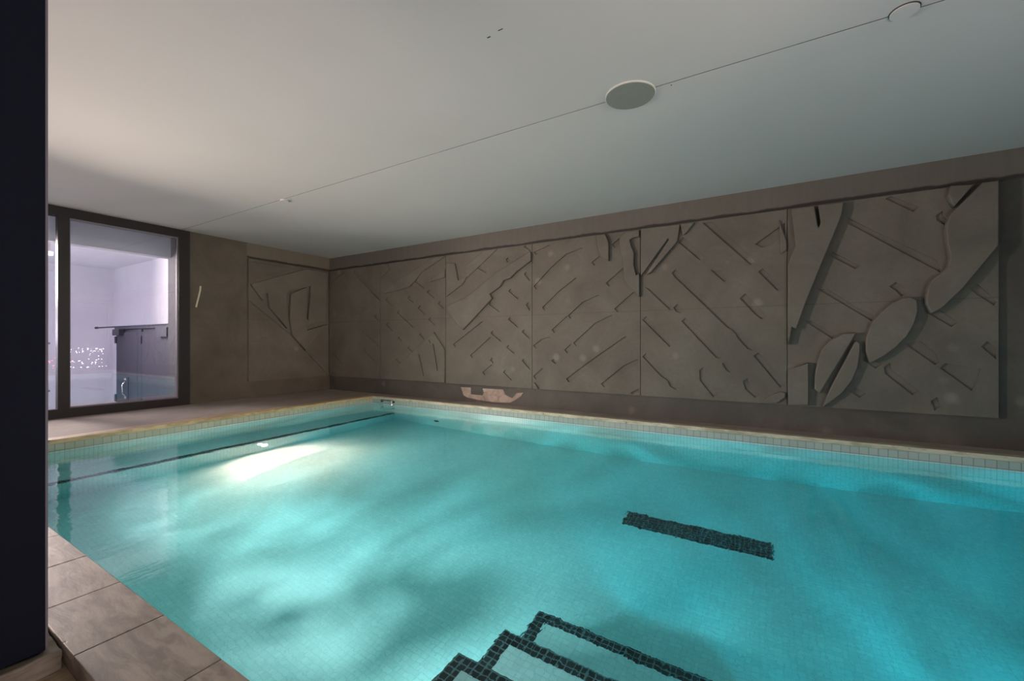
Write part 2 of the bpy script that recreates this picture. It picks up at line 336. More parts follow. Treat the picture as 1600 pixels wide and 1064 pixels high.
SHAPES = [
 (0,'plate','raised_branch',0.07,[[[4.08,1.039],[5.123,1.466],[5.601,1.463],[5.547,0.447],[5.123,0.34],[5.136,0.231],[5.571,0.363],[5.123,-0.154],[4.846,0.146],[4.795,0.512],[4.82,0.943],[5.123,1.092],[5.131,0.48],[5.177,0.411],[5.227,0.919],[5.233,1.155],[4.77,1.004],[4.712,0.932],[4.727,0.29],[4.406,0.655],[4.378,0.911],[4.325,0.91],[4.279,0.78]]]),
 (0,'ridge','ridge',0.014,[[[4.057,1.461],[4.919,1.453],[4.087,1.13],[4.052,1.126]]]),
 (0,'ridge','ridge',0.01,[[[4.057,0.757],[4.883,0.122],[5.162,-0.18],[5.632,-0.656],[5.632,-0.702],[4.059,-0.69]]]),
 (1,'ridge','ridge',0.014,[[[-7.892,1.272],[-7.442,1.454],[-7.417,1.188],[-7.892,1.145]]]),
 (1,'ridge','ridge',0.014,[[[-7.156,1.413],[-6.387,0.805],[-6.337,0.85],[-7.106,1.458]]]),
 (1,'ridge','ridge',0.014,[[[-6.533,0.5],[-6.376,0.387],[-6.326,0.432],[-6.483,0.545]]]),
 (1,'ridge','ridge',0.014,[[[-6.868,0.207],[-6.387,-0.101],[-6.337,-0.056],[-6.818,0.252]]]),
 (1,'ridge','ridge',0.014,[[[-6.845,-0.175],[-6.521,-0.375],[-6.471,-0.33],[-6.795,-0.13]]]),
 (1,'ridge','ridge',0.014,[[[-7.844,-0.237],[-7.48,-0.464],[-7.43,-0.419],[-7.794,-0.192]]]),
 (1,'plate','raised_tip',0.03,[[[-7.875,-0.66],[-7.677,-0.522],[-7.69,-0.577],[-7.869,-0.702]]]),
 (2,'plate','raised_leaf',0.03,[[[-6.259,0.966],[-5.813,1.192],[-5.609,1.25],[-5.066,1.474],[-4.747,1.486],[-4.955,1.407],[-5.294,1.267],[-5.469,1.107],[-5.569,1.034],[-5.833,0.985],[-6.237,0.942]]]),
 (2,'plate','raised_stalk',0.025,[[[-6.308,1.478],[-6.134,1.477],[-6.113,1.384],[-6.315,1.255]]]),
 (2,'plate','raised_thorn',0.025,[[[-5.052,1.119],[-4.724,1.253],[-4.728,1.136],[-5.061,1.085]]]),
 (2,'ridge','ridge',0.014,[[[-5.465,1.109],[-5.232,0.962],[-5.182,1.007],[-5.415,1.154]]]),
 (2,'ridge','ridge',0.014,[[[-5.175,0.894],[-5.006,0.785],[-4.956,0.83],[-5.125,0.939]]]),
 (2,'ridge','ridge',0.014,[[[-5.645,0.812],[-5.495,0.724],[-5.445,0.769],[-5.595,0.857]]]),
 (2,'ridge','ridge',0.014,[[[-5.387,0.624],[-5.222,0.488],[-5.172,0.533],[-5.337,0.669]]]),
 (2,'ridge','ridge',0.014,[[[-5.912,0.556],[-5.505,0.271],[-5.455,0.316],[-5.862,0.601]]]),
 (2,'ridge','ridge',0.014,[[[-5.137,0.407],[-4.988,0.304],[-4.938,0.349],[-5.087,0.452]]]),
 (2,'ridge','ridge',0.014,[[[-6.233,0.813],[-6.039,0.682],[-5.989,0.727],[-6.183,0.858]]]),
 (2,'ridge','ridge',0.014,[[[-4.914,0.682],[-4.787,0.585],[-4.737,0.63],[-4.864,0.727]]]),
 (2,'ridge','ridge',0.014,[[[-6.211,0.337],[-6.039,0.212],[-5.989,0.257],[-6.161,0.382]]]),
 (2,'plate','raised_trunk',0.035,[[[-6.231,-0.707],[-5.194,0.029],[-4.988,0.169],[-4.719,-0.124],[-4.719,-0.726]],[[-5.357,-0.21],[-5.324,-0.209],[-5.209,-0.601],[-5.245,-0.602]],[[-5.021,-0.014],[-4.988,-0.014],[-4.883,-0.497],[-4.918,-0.501]],[[-5.118,0.05],[-5.088,0.057],[-5.052,-0.014],[-5.077,-0.017]]]),
 (2,'ridge','ridge',0.014,[[[-5.348,0.138],[-5.232,0.05],[-5.202,0.08],[-5.318,0.168]]]),
 (2,'ridge','ridge',0.014,[[[-5.645,-0.103],[-5.515,-0.183],[-5.485,-0.153],[-5.615,-0.073]]]),
 (2,'ridge','ridge',0.014,[[[-5.954,-0.324],[-5.829,-0.404],[-5.799,-0.374],[-5.924,-0.294]]]),
 (2,'ridge','ridge',0.014,[[[-5.891,0.083],[-5.788,0.022],[-5.758,0.052],[-5.861,0.113]]]),
 (3,'plate','raised_stalk',0.03,[[[-4.698,1.371],[-4.525,1.341],[-4.457,1.049],[-4.284,1.095],[-4.357,0.989],[-4.698,0.808]]]),
 (3,'plate','raised_leaf',0.022,[[[-4.306,1.276],[-4.096,1.386],[-3.939,1.492],[-3.687,1.491],[-4.017,1.262],[-4.265,1.095]]]),
 (3,'plate','raised_leaf',0.045,[[[-4.682,0.62],[-4.572,0.658],[-4.288,0.734],[-4.048,0.875],[-3.665,1.113],[-3.061,1.377],[-3.041,1.357],[-3.041,1.25],[-3.303,1.106],[-3.417,1.012],[-3.532,0.993],[-3.606,0.896],[-3.808,0.784],[-3.762,0.706],[-3.923,0.574],[-4.338,0.223],[-4.454,0.306],[-4.649,0.525]]]),
 (3,'ridge','ridge',0.014,[[[-3.188,1.482],[-3.071,1.396],[-3.036,1.436],[-3.153,1.522]]]),
 (3,'ridge','ridge',0.014,[[[-3.508,1.314],[-3.486,1.269],[-3.421,1.25],[-3.386,1.29],[-3.451,1.309],[-3.473,1.354]]]),
 (3,'ridge','ridge',0.014,[[[-4.07,1.229],[-3.89,1.13],[-3.855,1.17],[-4.035,1.269]]]),
 (3,'ridge','ridge',0.014,[[[-3.181,1.052],[-3.085,0.942],[-3.05,0.982],[-3.146,1.092]]]),
 (3,'ridge','ridge',0.014,[[[-3.464,0.81],[-3.293,0.671],[-3.258,0.711],[-3.429,0.85]]]),
 (3,'ridge','ridge',0.014,[[[-3.836,0.617],[-3.633,0.483],[-3.598,0.523],[-3.801,0.657]]]),
 (3,'ridge','ridge',0.014,[[[-3.147,0.579],[-3.085,0.487],[-3.05,0.527],[-3.112,0.619]]]),
 (3,'ridge','ridge',0.014,[[[-3.469,0.364],[-3.298,0.232],[-3.263,0.272],[-3.434,0.404]]]),
 (3,'ridge','ridge',0.014,[[[-3.801,0.149],[-3.606,0.011],[-3.571,0.051],[-3.766,0.189]]]),
 (3,'ridge','ridge',0.014,[[[-3.218,0.162],[-3.089,0.054],[-3.054,0.094],[-3.183,0.202]]]),
 (3,'ridge','ridge',0.014,[[[-3.499,-0.079],[-3.364,-0.18],[-3.329,-0.14],[-3.464,-0.039]]]),
 (3,'ridge','ridge',0.014,[[[-3.809,-0.285],[-3.753,-0.343],[-3.718,-0.303],[-3.774,-0.245]]]),
 (3,'ridge','ridge',0.014,[[[-3.218,-0.285],[-3.082,-0.419],[-3.047,-0.379],[-3.183,-0.245]]]),
 (3,'ridge','ridge',0.014,[[[-3.56,-0.474],[-3.409,-0.603],[-3.374,-0.563],[-3.525,-0.434]]]),
 (3,'ridge','ridge',0.008,[[[-4.575,-0.03],[-3.965,0.351],[-3.92,0.301],[-4.53,-0.08]]]),
 (3,'ridge','ridge',0.008,[[[-4.213,-0.213],[-3.805,0.09],[-3.76,0.04],[-4.168,-0.263]]]),
 (3,'ridge','ridge',0.008,[[[-3.965,-0.489],[-3.773,-0.35],[-3.728,-0.4],[-3.92,-0.539]]]),
 (4,'plate','raised_leaf',0.055,[[[-1.995,1.488],[-1.879,1.485],[-1.834,1.378],[-1.834,1.136],[-1.918,1.188],[-1.969,1.306]]]),
 (4,'plate','raised_branch',0.055,[[[-1.666,1.418],[-1.586,1.48],[-1.401,1.475],[-1.401,1.408],[-1.508,1.398],[-1.546,1.376],[-1.529,1.292],[-1.486,1.191],[-1.493,1.036],[-1.46,0.883],[-1.401,0.9],[-1.401,0.628],[-1.472,0.698],[-1.595,0.827],[-1.614,1.084],[-1.663,1.283]]]),
 (4,'ridge','ridge',0.012,[[[-3.012,0.856],[-2.724,1.119],[-2.476,1.294],[-2.225,1.357],[-2.18,1.307],[-2.431,1.244],[-2.679,1.069],[-2.967,0.806]]]),
 (4,'ridge','ridge',0.012,[[[-2.866,0.527],[-2.606,0.749],[-2.322,0.939],[-2.277,0.889],[-2.561,0.699],[-2.821,0.477]]]),
 (4,'ridge','ridge',0.012,[[[-2.448,0.391],[-2.225,0.577],[-1.991,0.667],[-1.946,0.617],[-2.18,0.527],[-2.403,0.341]]]),
 (4,'ridge','ridge',0.012,[[[-1.88,0.823],[-1.641,1.014],[-1.596,0.964],[-1.835,0.773]]]),
 (4,'ridge','ridge',0.012,[[[-1.76,0.461],[-1.501,0.68],[-1.456,0.63],[-1.715,0.411]]]),
 (4,'ridge','ridge',0.012,[[[-2.09,1.131],[-1.971,1.208],[-1.926,1.158],[-2.045,1.081]]]),
 (4,'ridge','ridge',0.012,[[[-1.797,1.345],[-1.629,1.474],[-1.584,1.424],[-1.752,1.295]]]),
 (4,'ridge','ridge',0.012,[[[-3.012,1.379],[-2.753,1.458],[-2.708,1.408],[-2.967,1.329]]]),
 (4,'ridge','ridge',0.012,[[[-2.709,0.189],[-2.462,0.389],[-2.417,0.339],[-2.664,0.139]]]),
 (4,'ridge','ridge',0.012,[[[-2.363,-0.006],[-2.037,0.274],[-1.797,0.38],[-1.752,0.33],[-1.992,0.224],[-2.318,-0.056]]]),
 (4,'ridge','ridge',0.012,[[[-2.505,-0.111],[-2.405,-0.019],[-2.36,-0.069],[-2.46,-0.161]]]),
 (4,'ridge','ridge',0.012,[[[-3.02,-0.047],[-2.874,0.055],[-2.738,0.082],[-2.693,0.032],[-2.829,0.005],[-2.975,-0.097]]]),
 (4,'ridge','ridge',0.012,[[[-2.476,-0.532],[-2.28,-0.381],[-1.906,-0.118],[-1.604,0.086],[-1.559,0.036],[-1.861,-0.168],[-2.235,-0.431],[-2.431,-0.582]]]),
 (4,'ridge','ridge',0.012,[[[-1.952,-0.578],[-1.629,-0.311],[-1.447,-0.222],[-1.402,-0.272],[-1.584,-0.361],[-1.907,-0.628]]]),
 (4,'ridge','ridge',0.012,[[[-1.543,-0.679],[-1.424,-0.612],[-1.379,-0.662],[-1.498,-0.729]]]),
 (4,'ridge','ridge',0.012,[[[-3.02,-0.515],[-2.866,-0.387],[-2.821,-0.437],[-2.975,-0.565]]]),
 (4,'ridge','ridge',0.014,[[[-2.715,-0.274],[-2.649,-0.32],[-2.619,-0.29],[-2.685,-0.244]]]),
 (4,'plate','raised_tip',0.03,[[[-3.015,-0.624],[-2.987,-0.622],[-2.933,-0.715],[-2.964,-0.719]]]),
 (5,'plate','raised_branch',0.05,[[[-1.383,1.491],[-0.913,1.482],[-0.943,1.282],[-1.271,0.915],[-1.303,0.907],[-1.023,1.317],[-1.054,1.341],[-1.383,0.905]]]),
 (5,'plate','raised_tip',0.045,[[[-0.893,1.486],[-0.754,1.482],[-0.841,1.376],[-0.865,1.363]]]),
 (5,'ridge','ridge',0.014,[[[-0.651,1.48],[-0.139,0.913],[-0.076,0.949],[-0.358,1.272],[-0.536,1.476]]]),
 (5,'ridge','ridge',0.014,[[[-0.931,1.274],[-0.686,1.022],[-0.604,1.039],[-0.876,1.339]]]),
 (5,'ridge','ridge',0.014,[[[-1.011,0.891],[-0.974,0.83],[-0.686,0.516],[-0.369,0.168],[-0.336,0.162],[-0.282,0.094],[-0.271,0.051],[-0.165,-0.076],[-0.113,-0.094],[-0.076,-0.051],[-0.358,0.291],[-0.525,0.452],[-0.968,0.933]]]),
 (5,'ridge','ridge',0.014,[[[-0.087,1.147],[-0.015,1.103],[0.061,1.112],[0.209,1.233],[0.209,1.361]]]),
 (5,'ridge','ridge',0.014,[[[-0.056,0.822],[0.131,0.59],[0.199,0.609],[-0.01,0.86]]]),
 (5,'ridge','ridge',0.014,[[[-0.244,0.523],[-0.218,0.493],[-0.092,0.331],[-0.025,0.269],[0.031,0.291],[-0.061,0.425],[-0.186,0.58]]]),
 (5,'ridge','ridge',0.014,[[[-0.564,0.891],[-0.413,0.73],[-0.38,0.746],[-0.435,0.874]]]),
 (5,'ridge','ridge',0.014,[[[-1.344,0.731],[-1.03,0.408],[-1.023,0.506],[-1.137,0.644]]]),
 (5,'ridge','ridge',0.014,[[[-0.894,0.268],[-0.502,-0.185],[-0.468,-0.19],[-0.391,-0.17],[-0.744,0.213],[-0.852,0.312]]]),
 (5,'ridge','ridge',0.014,[[[-0.435,-0.251],[-0.391,-0.336],[-0.352,-0.36],[-0.32,-0.334],[-0.38,-0.244]]]),
 (5,'ridge','ridge',0.014,[[[-0.992,0.447],[-0.961,0.393],[-0.9,0.372],[-0.85,0.417],[-0.911,0.438],[-0.942,0.492]]]),
 (5,'ridge','ridge',0.014,[[[-1.384,0.301],[-1.042,-0.057],[-0.992,-0.012],[-1.334,0.346]]]),
 (5,'ridge','ridge',0.014,[[[-1.384,-0.187],[-1.137,-0.448],[-1.061,-0.491],[-1.036,-0.568],[-0.961,-0.603],[-0.911,-0.558],[-0.986,-0.523],[-1.011,-0.446],[-1.087,-0.403],[-1.334,-0.142]]]),
 (5,'ridge','ridge',0.014,[[[-0.686,-0.346],[-0.68,-0.473],[-0.53,-0.672],[-0.48,-0.627],[-0.63,-0.428],[-0.636,-0.301]]]),
 (5,'ridge','ridge',0.014,[[[-0.212,-0.463],[-0.186,-0.559],[-0.087,-0.648],[-0.037,-0.603],[-0.136,-0.514],[-0.162,-0.418]]]),
 (5,'ridge','ridge',0.014,[[[-0.102,-0.159],[0.16,-0.515],[0.21,-0.47],[-0.052,-0.114]]]),
 (5,'plate','raised_leaf',0.035,[[[0.011,-0.684],[0.071,-0.612],[0.16,-0.566],[0.206,-0.574],[0.199,-0.621],[0.13,-0.684]]]),
 (5,'plate','raised_leaf',0.03,[[[0.161,1.329],[0.191,1.231],[0.216,1.14],[0.218,1.044],[0.177,1.022]]]),
 (6,'plate','raised_trunk',0.09,[[[0.273,1.469],[0.466,1.472],[0.495,1.262],[0.512,1.221],[0.539,1.288],[0.516,1.473],[0.717,1.473],[0.702,1.347],[0.394,0.455],[0.302,0.157],[0.263,0.183],[0.24,0.071],[0.232,0.268],[0.23,0.864],[0.268,0.947],[0.317,1.068]]]),
 (6,'plate','raised_tip',0.08,[[[1.544,1.489],[1.682,1.478],[1.561,1.313],[1.532,1.405]]]),
 (6,'plate','raised_branch',0.09,[[[1.75,1.478],[1.844,1.478],[1.844,0.893],[1.607,0.509],[1.539,0.423],[1.469,0.335],[1.403,0.295],[1.373,0.382],[1.373,0.445],[1.386,0.527],[1.407,0.589],[1.467,0.649],[1.517,0.702],[1.535,0.769],[1.541,0.826],[1.521,0.955],[1.512,1.094],[1.525,1.161],[1.541,1.216]]]),
 (6,'plate','raised_leaf',0.085,[[[1.244,0.445],[1.29,0.412],[1.297,0.312],[1.272,0.188],[1.216,0.064],[1.131,-0.05],[1.043,-0.134],[0.944,-0.2],[0.918,-0.09],[0.918,0.04],[0.964,0.195],[1.033,0.296],[1.11,0.383],[1.19,0.432]]]),
 (6,'plate','raised_leaf',0.075,[[[0.818,0.093],[0.518,-0.539],[0.485,-0.506],[0.49,-0.342],[0.513,-0.204],[0.557,-0.067],[0.622,0.015],[0.718,0.081]]]),
 (6,'plate','raised_leaf',0.075,[[[0.833,0.001],[0.854,-0.012],[0.854,-0.091],[0.838,-0.249],[0.792,-0.396],[0.708,-0.534],[0.562,-0.672],[0.644,-0.443],[0.823,-0.012]]]),
 (6,'plate','raised_block',0.075,[[[0.236,-0.316],[0.412,-0.234],[0.414,-0.679],[0.236,-0.687]]]),
 (6,'ridge','ridge',0.014,[[[0.732,1.298],[1.199,0.912],[1.487,0.678],[1.491,0.728],[1.452,0.814],[1.057,1.107],[0.772,1.33]]]),
 (6,'ridge','ridge',0.014,[[[0.608,0.945],[0.832,0.775],[0.872,0.809],[0.639,0.98]]]),
 (6,'ridge','ridge',0.014,[[[0.501,0.589],[0.966,0.218],[1.001,0.269],[0.842,0.374],[0.607,0.576]]]),
 (6,'ridge','ridge',0.014,[[[0.387,0.239],[0.64,0.035],[0.662,0.083],[0.45,0.245]]]),
 (6,'ridge','ridge',0.014,[[[1.385,0.294],[1.56,0.148],[1.612,0.195],[1.48,0.322]]]),
 (6,'ridge','ridge',0.014,[[[1.203,0.001],[1.444,-0.222],[1.48,-0.196],[1.453,-0.11],[1.344,0.014]]]),
 (6,'ridge','ridge',0.014,[[[1.76,-0.041],[1.863,-0.164],[1.863,-0.058],[1.802,0.013]]]),
 (6,'ridge','ridge',0.014,[[[1.48,-0.252],[1.698,-0.461],[1.731,-0.399],[1.765,-0.249],[1.516,-0.202]]]),
 (6,'ridge','ridge',0.014,[[[1.071,1.476],[1.286,1.306],[1.336,1.351],[1.121,1.521]]]),
 (6,'ridge','ridge',0.014,[[[1.452,1.244],[1.457,1.196],[1.525,1.128],[1.575,1.173],[1.507,1.241],[1.502,1.289]]]),
 (6,'ridge','ridge',0.014,[[[1.104,0.572],[1.159,0.519],[1.196,0.462],[1.246,0.507],[1.209,0.564],[1.154,0.617]]]),
 (6,'ridge','ridge',0.014,[[[1.689,0.512],[1.74,0.443],[1.847,0.342],[1.897,0.387],[1.79,0.488],[1.739,0.557]]]),
 (6,'ridge','ridge',0.014,[[[1.062,-0.252],[1.071,-0.323],[1.279,-0.53],[1.329,-0.485],[1.121,-0.278],[1.112,-0.207]]]),
 (6,'ridge','ridge',0.014,[[[1.413,-0.578],[1.44,-0.675],[1.49,-0.63],[1.463,-0.533]]]),
 (6,'ridge','ridge',0.014,[[[0.884,-0.178],[0.996,-0.274],[1.046,-0.229],[0.934,-0.133]]]),
 (6,'ridge','ridge',0.014,[[[0.779,-0.515],[0.868,-0.583],[0.918,-0.538],[0.829,-0.47]]]),
]

# ---------------------------------------------------------------- the setting
K = dict(kind='structure')
# ceiling: two painted fields with a gap between them, its shadow put in as a black strip
GX = 3.058
setp(boxes('ceiling', [((-3.2, -4.8, CEIL_Z), (GX - .005, 8.12, CEIL_Z + .03)), ((GX + .005, -4.8, CEIL_Z), (WALL_X + .25, 8.12, CEIL_Z + .03)),
                       ((-3.2, -4.8, CEIL_Z + .03), (WALL_X + .25, 8.12, CEIL_Z + .2))], M['ceiling']), **K)
setp(box('trim_1', (GX - .0049, -4.7, CEIL_Z + .002), (GX + .0049, 7.96, CEIL_Z + .028), M['gap']), **K)
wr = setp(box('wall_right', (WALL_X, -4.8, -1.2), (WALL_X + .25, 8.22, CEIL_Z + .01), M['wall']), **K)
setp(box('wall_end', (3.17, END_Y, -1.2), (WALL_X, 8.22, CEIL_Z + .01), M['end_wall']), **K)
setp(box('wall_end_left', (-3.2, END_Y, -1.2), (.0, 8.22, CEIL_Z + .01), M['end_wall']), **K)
setp(box('wall_left', (-3.2, -4.8, -1.2), (-3.0, END_Y, CEIL_Z + .01), M['deck']), **K)
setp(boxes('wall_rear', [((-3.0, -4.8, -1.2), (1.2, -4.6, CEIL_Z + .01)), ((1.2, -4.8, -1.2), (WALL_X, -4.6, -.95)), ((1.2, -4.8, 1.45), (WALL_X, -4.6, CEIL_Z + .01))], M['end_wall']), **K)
w2 = setp(boxes('window_2', [((1.2, -4.75, -.95), (5.71, -4.65, -.89)), ((1.2, -4.75, 1.39), (5.71, -4.65, 1.45)), ((1.2, -4.75, -.89), (1.27, -4.65, 1.39)), ((5.64, -4.75, -.89), (5.71, -4.65, 1.39)), ((3.4, -4.75, -.89), (3.47, -4.65, 1.39))], M['frame']), **K)
box('glass_pane', (1.27, -4.705, -.89), (5.64, -4.695, 1.39), M['clear_glass'], w2)
# deck: far strip, strip under the relief wall, strip at the rear, lower floor on the camera's side
CT = .045                                    # thickness of the coping stones
setp(boxes('floor', [((0.435, POOL_Y1 + .16, -1.25), (WALL_X, END_Y, DECK_Z)), ((POOL_X1 + .08, POOL_Y0 - .1, -1.25), (WALL_X, POOL_Y1 + .16, DECK_Z)),
                     ((0.435, -4.6, -1.25), (WALL_X, POOL_Y0 - .1, DECK_Z)), ((-3.0, 2.2, -1.25), (0.434, END_Y, DECK_Z))], M['deck']), **K)
setp(box('floor_lower', (-3.0, -4.6, -1.25), (0.436, 2.2, -1.068), M['wood']), **K)
# coping stones
tr = setp(box('trim_2', (.437, -3.3, -1.2), (.655, POOL_Y1 + .2, -1.046), M['coping']), **K)
ys = [3.147 + .42 * k for k in range(7, 0, -1)] + [3.147, 2.728, 2.309, 1.89, 1.47, 1.05, .63, .21, -.21, -.63, -1.05, -1.47, -1.89, -2.31, -2.73, -3.15]
ys = [min(y, POOL_Y1 + .2) for y in ys]; ys = sorted(set(ys), reverse=True)
for y1, y0 in zip(ys, ys[1:]):
    if y1 - y0 < .08: continue
    box('coping_slab', (.435, y0 + .0012, -1.045), (.672, y1 - .0012, -1.0 + random.uniform(-.0006, .0006)), M['coping'], tr, bev=.003)
setp(box('trim_3', (.672, POOL_Y1 - .015, -1.045), (POOL_X1 + .08, POOL_Y1 + .16, DECK_Z + .001), M['coping_warm'], bev=.004), **K)
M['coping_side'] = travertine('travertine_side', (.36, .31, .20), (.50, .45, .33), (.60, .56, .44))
setp(box('trim_4', (POOL_X1 - .015, POOL_Y0, -1.045), (POOL_X1 + .08, POOL_Y1 - .015, DECK_Z + .001), M['coping_side'], bev=.004), **K)
# basin
setp(box('floor_pool', (POOL_X0 - .2, POOL_Y0 - .2, BOTTOM_Z - .2), (POOL_X1 + .2, POOL_Y1 + .2, BOTTOM_Z), M['tile_xy']), **K)
setp(box('wall_pool_right', (POOL_X1, POOL_Y0 - .2, BOTTOM_Z), (POOL_X1 + .2, POOL_Y1 + .2, -1.047), M['tile_yz']), **K)
setp(box('wall_pool_near', (POOL_X0 - .2, POOL_Y0 - .2, BOTTOM_Z), (POOL_X0, POOL_Y1 + .2, -1.047), M['tile_yz']), **K)
setp(box('wall_pool_end', (POOL_X0, POOL_Y1, BOTTOM_Z), (POOL_X1, POOL_Y1 + .2, -1.047), M['tile_xz']), **K)
setp(box('wall_pool_rear', (POOL_X0, POOL_Y0 - .2, BOTTOM_Z), (POOL_X1, POOL_Y0, -1.047), M['tile_xz']), **K)
wpr = bpy.data.objects['wall_pool_right']; wpe = bpy.data.objects['wall_pool_end']
box('dimmed_tile_band', (POOL_X1 - .0015, POOL_Y0, WATER_Z + .004), (POOL_X1, POOL_Y1, -1.046), M['dimmed_yz'], wpr)  # pool tile darkened above the water, where the light comes out too strong
box('dimmed_tile_band', (POOL_X0, POOL_Y1 - .0015, WATER_Z + .004), (POOL_X1, POOL_Y1, -1.046), M['dimmed_xz'], wpe)
# underwater bench along the end wall with a dark mosaic nosing
be = thing('pool_bench', 'long white mosaic underwater bench with dark tile nosing below the window wall', 'bench', (3.06, 6.0, BOTTOM_Z))
NB = TS * 1
bm = bmesh.new()
bm_box(bm, (POOL_X0, BENCH_Y, BOTTOM_Z), (POOL_X1, POOL_Y1, BENCH_Z - .002)); bs = link('seat', mesh_of(bm, 'seat'), M['tile_xz'], be)
box('seat_top', (POOL_X0, BENCH_Y + 2 * TS, BENCH_Z - .002), (POOL_X1, POOL_Y1, BENCH_Z), M['tile_xy'], be)
setp(box('nosing', (POOL_X0, BENCH_Y, BENCH_Z - .002), (POOL_X1, BENCH_Y + 2 * TS, BENCH_Z), M['dark_xy'], be), label='dark mosaic edge strip')
box('nosing_front', (POOL_X0, BENCH_Y - .002, BENCH_Z - TS), (POOL_X1, BENCH_Y, BENCH_Z), M['dark_xz'], be)
# entry steps
SY0, SY1 = -.08, 1.20
st = thing('pool_steps', 'submerged flight of pale mosaic entry steps with dark tile edges at near wall', 'steps', (1.5, .56, BOTTOM_Z))
for k, (xf, zt) in enumerate([(1.13, -1.39), (1.53, -1.65), (1.932, -1.91), (2.342, -2.17)]):
    e = 2 * TS
    x0 = POOL_X0 + .002 if k == 0 else [1.13, 1.53, 1.932][k - 1]
    s = box('step', (x0, SY0, BOTTOM_Z), (xf, SY1, zt - .002), M['tile_yz'], st)
    boxes('tread', [((x0, SY0 + e, zt - .002), (xf - e, SY1 - e, zt))], M['tile_xy'], s)
    t = boxes('edge_tiles', [((xf - e, SY0, zt - .002), (xf, SY1, zt)), ((x0, SY1 - e, zt - .002), (xf - e, SY1, zt)), ((x0, SY0, zt - .002), (xf - e, SY0 + e, zt))], M['dark_xy'], s)
    t['label'] = 'dark mosaic edging'
tag(box('floor_marking', (3.80, -.06, BOTTOM_Z), (4.04, 1.11, BOTTOM_Z + .004), M['dark_xy']), 'short wide bar of dark mosaic inlaid in the deep pool floor', 'floor marking')
# water
bm = bmesh.new(); bm_box(bm, (POOL_X0 - .03, POOL_Y0 - .03, BOTTOM_Z - .05), (POOL_X1 + .03, POOL_Y1 + .03, WATER_Z))
tag(link('pool_water', mesh_of(bm, 'water'), M['water']), 'clear turquoise lit water filling the indoor pool', 'water'); bpy.data.objects['pool_water']['kind'] = 'stuff'

# ---------------------------------------------------------------- window to the winter garden
wn = setp(boxes('window_1', [((-.1, END_Y - .02, 1.665), (3.166, END_Y + .08, CEIL_Z - .004)), ((-.1, END_Y - .02, -1.0), (3.166, END_Y + .08, -.88)),
                             ((3.012, END_Y - .02, -.88), (3.166, END_Y + .08, 1.665)), ((1.682, END_Y - .02, -.88), (1.792, END_Y + .08, 1.665)), ((-.1, END_Y - .02, -.88), (.04, END_Y + .08, 1.665))], M['frame']), **K)
box('glass_pane', (1.792, END_Y + .03, -.88), (3.012, END_Y + .042, 1.665), M['glass'], wn)
box('glass_pane', (.04, END_Y + .03, -.88), (1.682, END_Y + .042, 1.665), M['glass'], wn)
boxes('glazing_bead', [((1.792, END_Y + .005, 1.645), (3.012, END_Y + .028, 1.665)), ((1.792, END_Y + .005, -.88), (3.012, END_Y + .028, -.862)), ((1.792, END_Y + .005, -.862), (1.806, END_Y + .028, 1.645)),
                       ((2.998, END_Y + .005, -.862), (3.012, END_Y + .028, 1.645))], M['seal'], wn)
# rooms beyond the glass
M['garden_floor'] = concrete('garden_floor', (.22, .22, .25), (.26, .26, .29), (.3, .3, .33), spots=False)
M['jamb'] = mat('dark_jamb', (.016, .016, .026), .8)
setp(box('trim_7', (-.1, END_Y - .02, -1.7), (3.166, 8.22, -1.0), M['jamb']), **K)
setp(box('wall_garden_right', (3.84, 8.22, -1.5), (3.99, 13.9, 1.79), M['white']), **K)
setp(box('wall_garden_end', (-1.5, 13.7, -1.5), (3.84, 13.9, 1.79), M['white']), **K)
setp(box('wall_garden_left', (-1.7, 8.22, -1.5), (-1.5, 13.9, 1.79), M['white']), **K)
setp(box('ceiling_garden', (-1.7, 8.22, 1.79), (3.99, 13.9, 1.95), M['white']), **K)
setp(box('floor_garden', (-1.7, 8.22, -1.7), (3.99, 13.9, -1.5), M['garden_floor']), **K)
setp(box('trim_5', (-.1, 8.34, 1.385), (3.2, 8.5, 1.79), M['greyhead']), **K)
setp(box('trim_6', (3.05, 8.06, -1.5), (3.84, 8.44, 1.79), M['jamb']), **K)

# low cabinet against the garden's right wall
cb = thing('storage_cabinet', 'long low anthracite metal cabinet seen through the window', 'cabinet', (3.5, 10.05, -1.5))
box('body', (3.24, 8.62, -1.5), (3.8, 11.32, .26), M['cabinet'], cb, bev=.006)
box('top', (3.2, 8.6, .26), (3.82, 11.34, .30), M['black'], cb, bev=.004)
for y0, y1 in ((10.22, 11.28), (8.66, 10.02)):
    d = box('door', (3.212, y0, -1.45), (3.24, y1, .2), M['cabinet'], cb, bev=.004)
    box('hinge', (3.195, y1 - .02, -.02), (3.23, y1 + .05, .12), M['black'], d)
    box('hinge', (3.195, y1 - .02, -1.2), (3.23, y1 + .05, -1.05), M['black'], d)
box('door_gap', (3.214, 10.03, -1.45), (3.238, 10.21, .25), M['black'], cb)
pl = box('latch_plate', (3.196, 10.64, -1.12), (3.214, 10.82, -.68), M['cabinet'], cb, bev=.003)
box('escutcheon', (3.188, 10.69, -.74), (3.196, 10.79, -.70), M['chrome'], pl)
box('escutcheon', (3.188, 10.69, -1.1), (3.196, 10.79, -1.06), M['chrome'], pl)
tube('handle', [(3.19, 10.76, -.78), (3.15, 10.75, -.82), (3.15, 10.74, -1.0), (3.19, 10.73, -1.04)], .012, M['chrome'], pl)
box('bracket', (3.14, 10.9, .14), (3.22, 11.25, .26), M['black'], cb)
box('bracket', (3.14, 8.75, .10), (3.22, 9.2, .26), M['black'], cb)
rl = thing('rail_pole', 'thin black pole lying along the top of the anthracite cabinet', 'pole', (3.2, 10.4, .3))
tube('rod', [(3.2, 8.6, .315), (3.2, 12.35, .315)], .014, M['black'], rl)
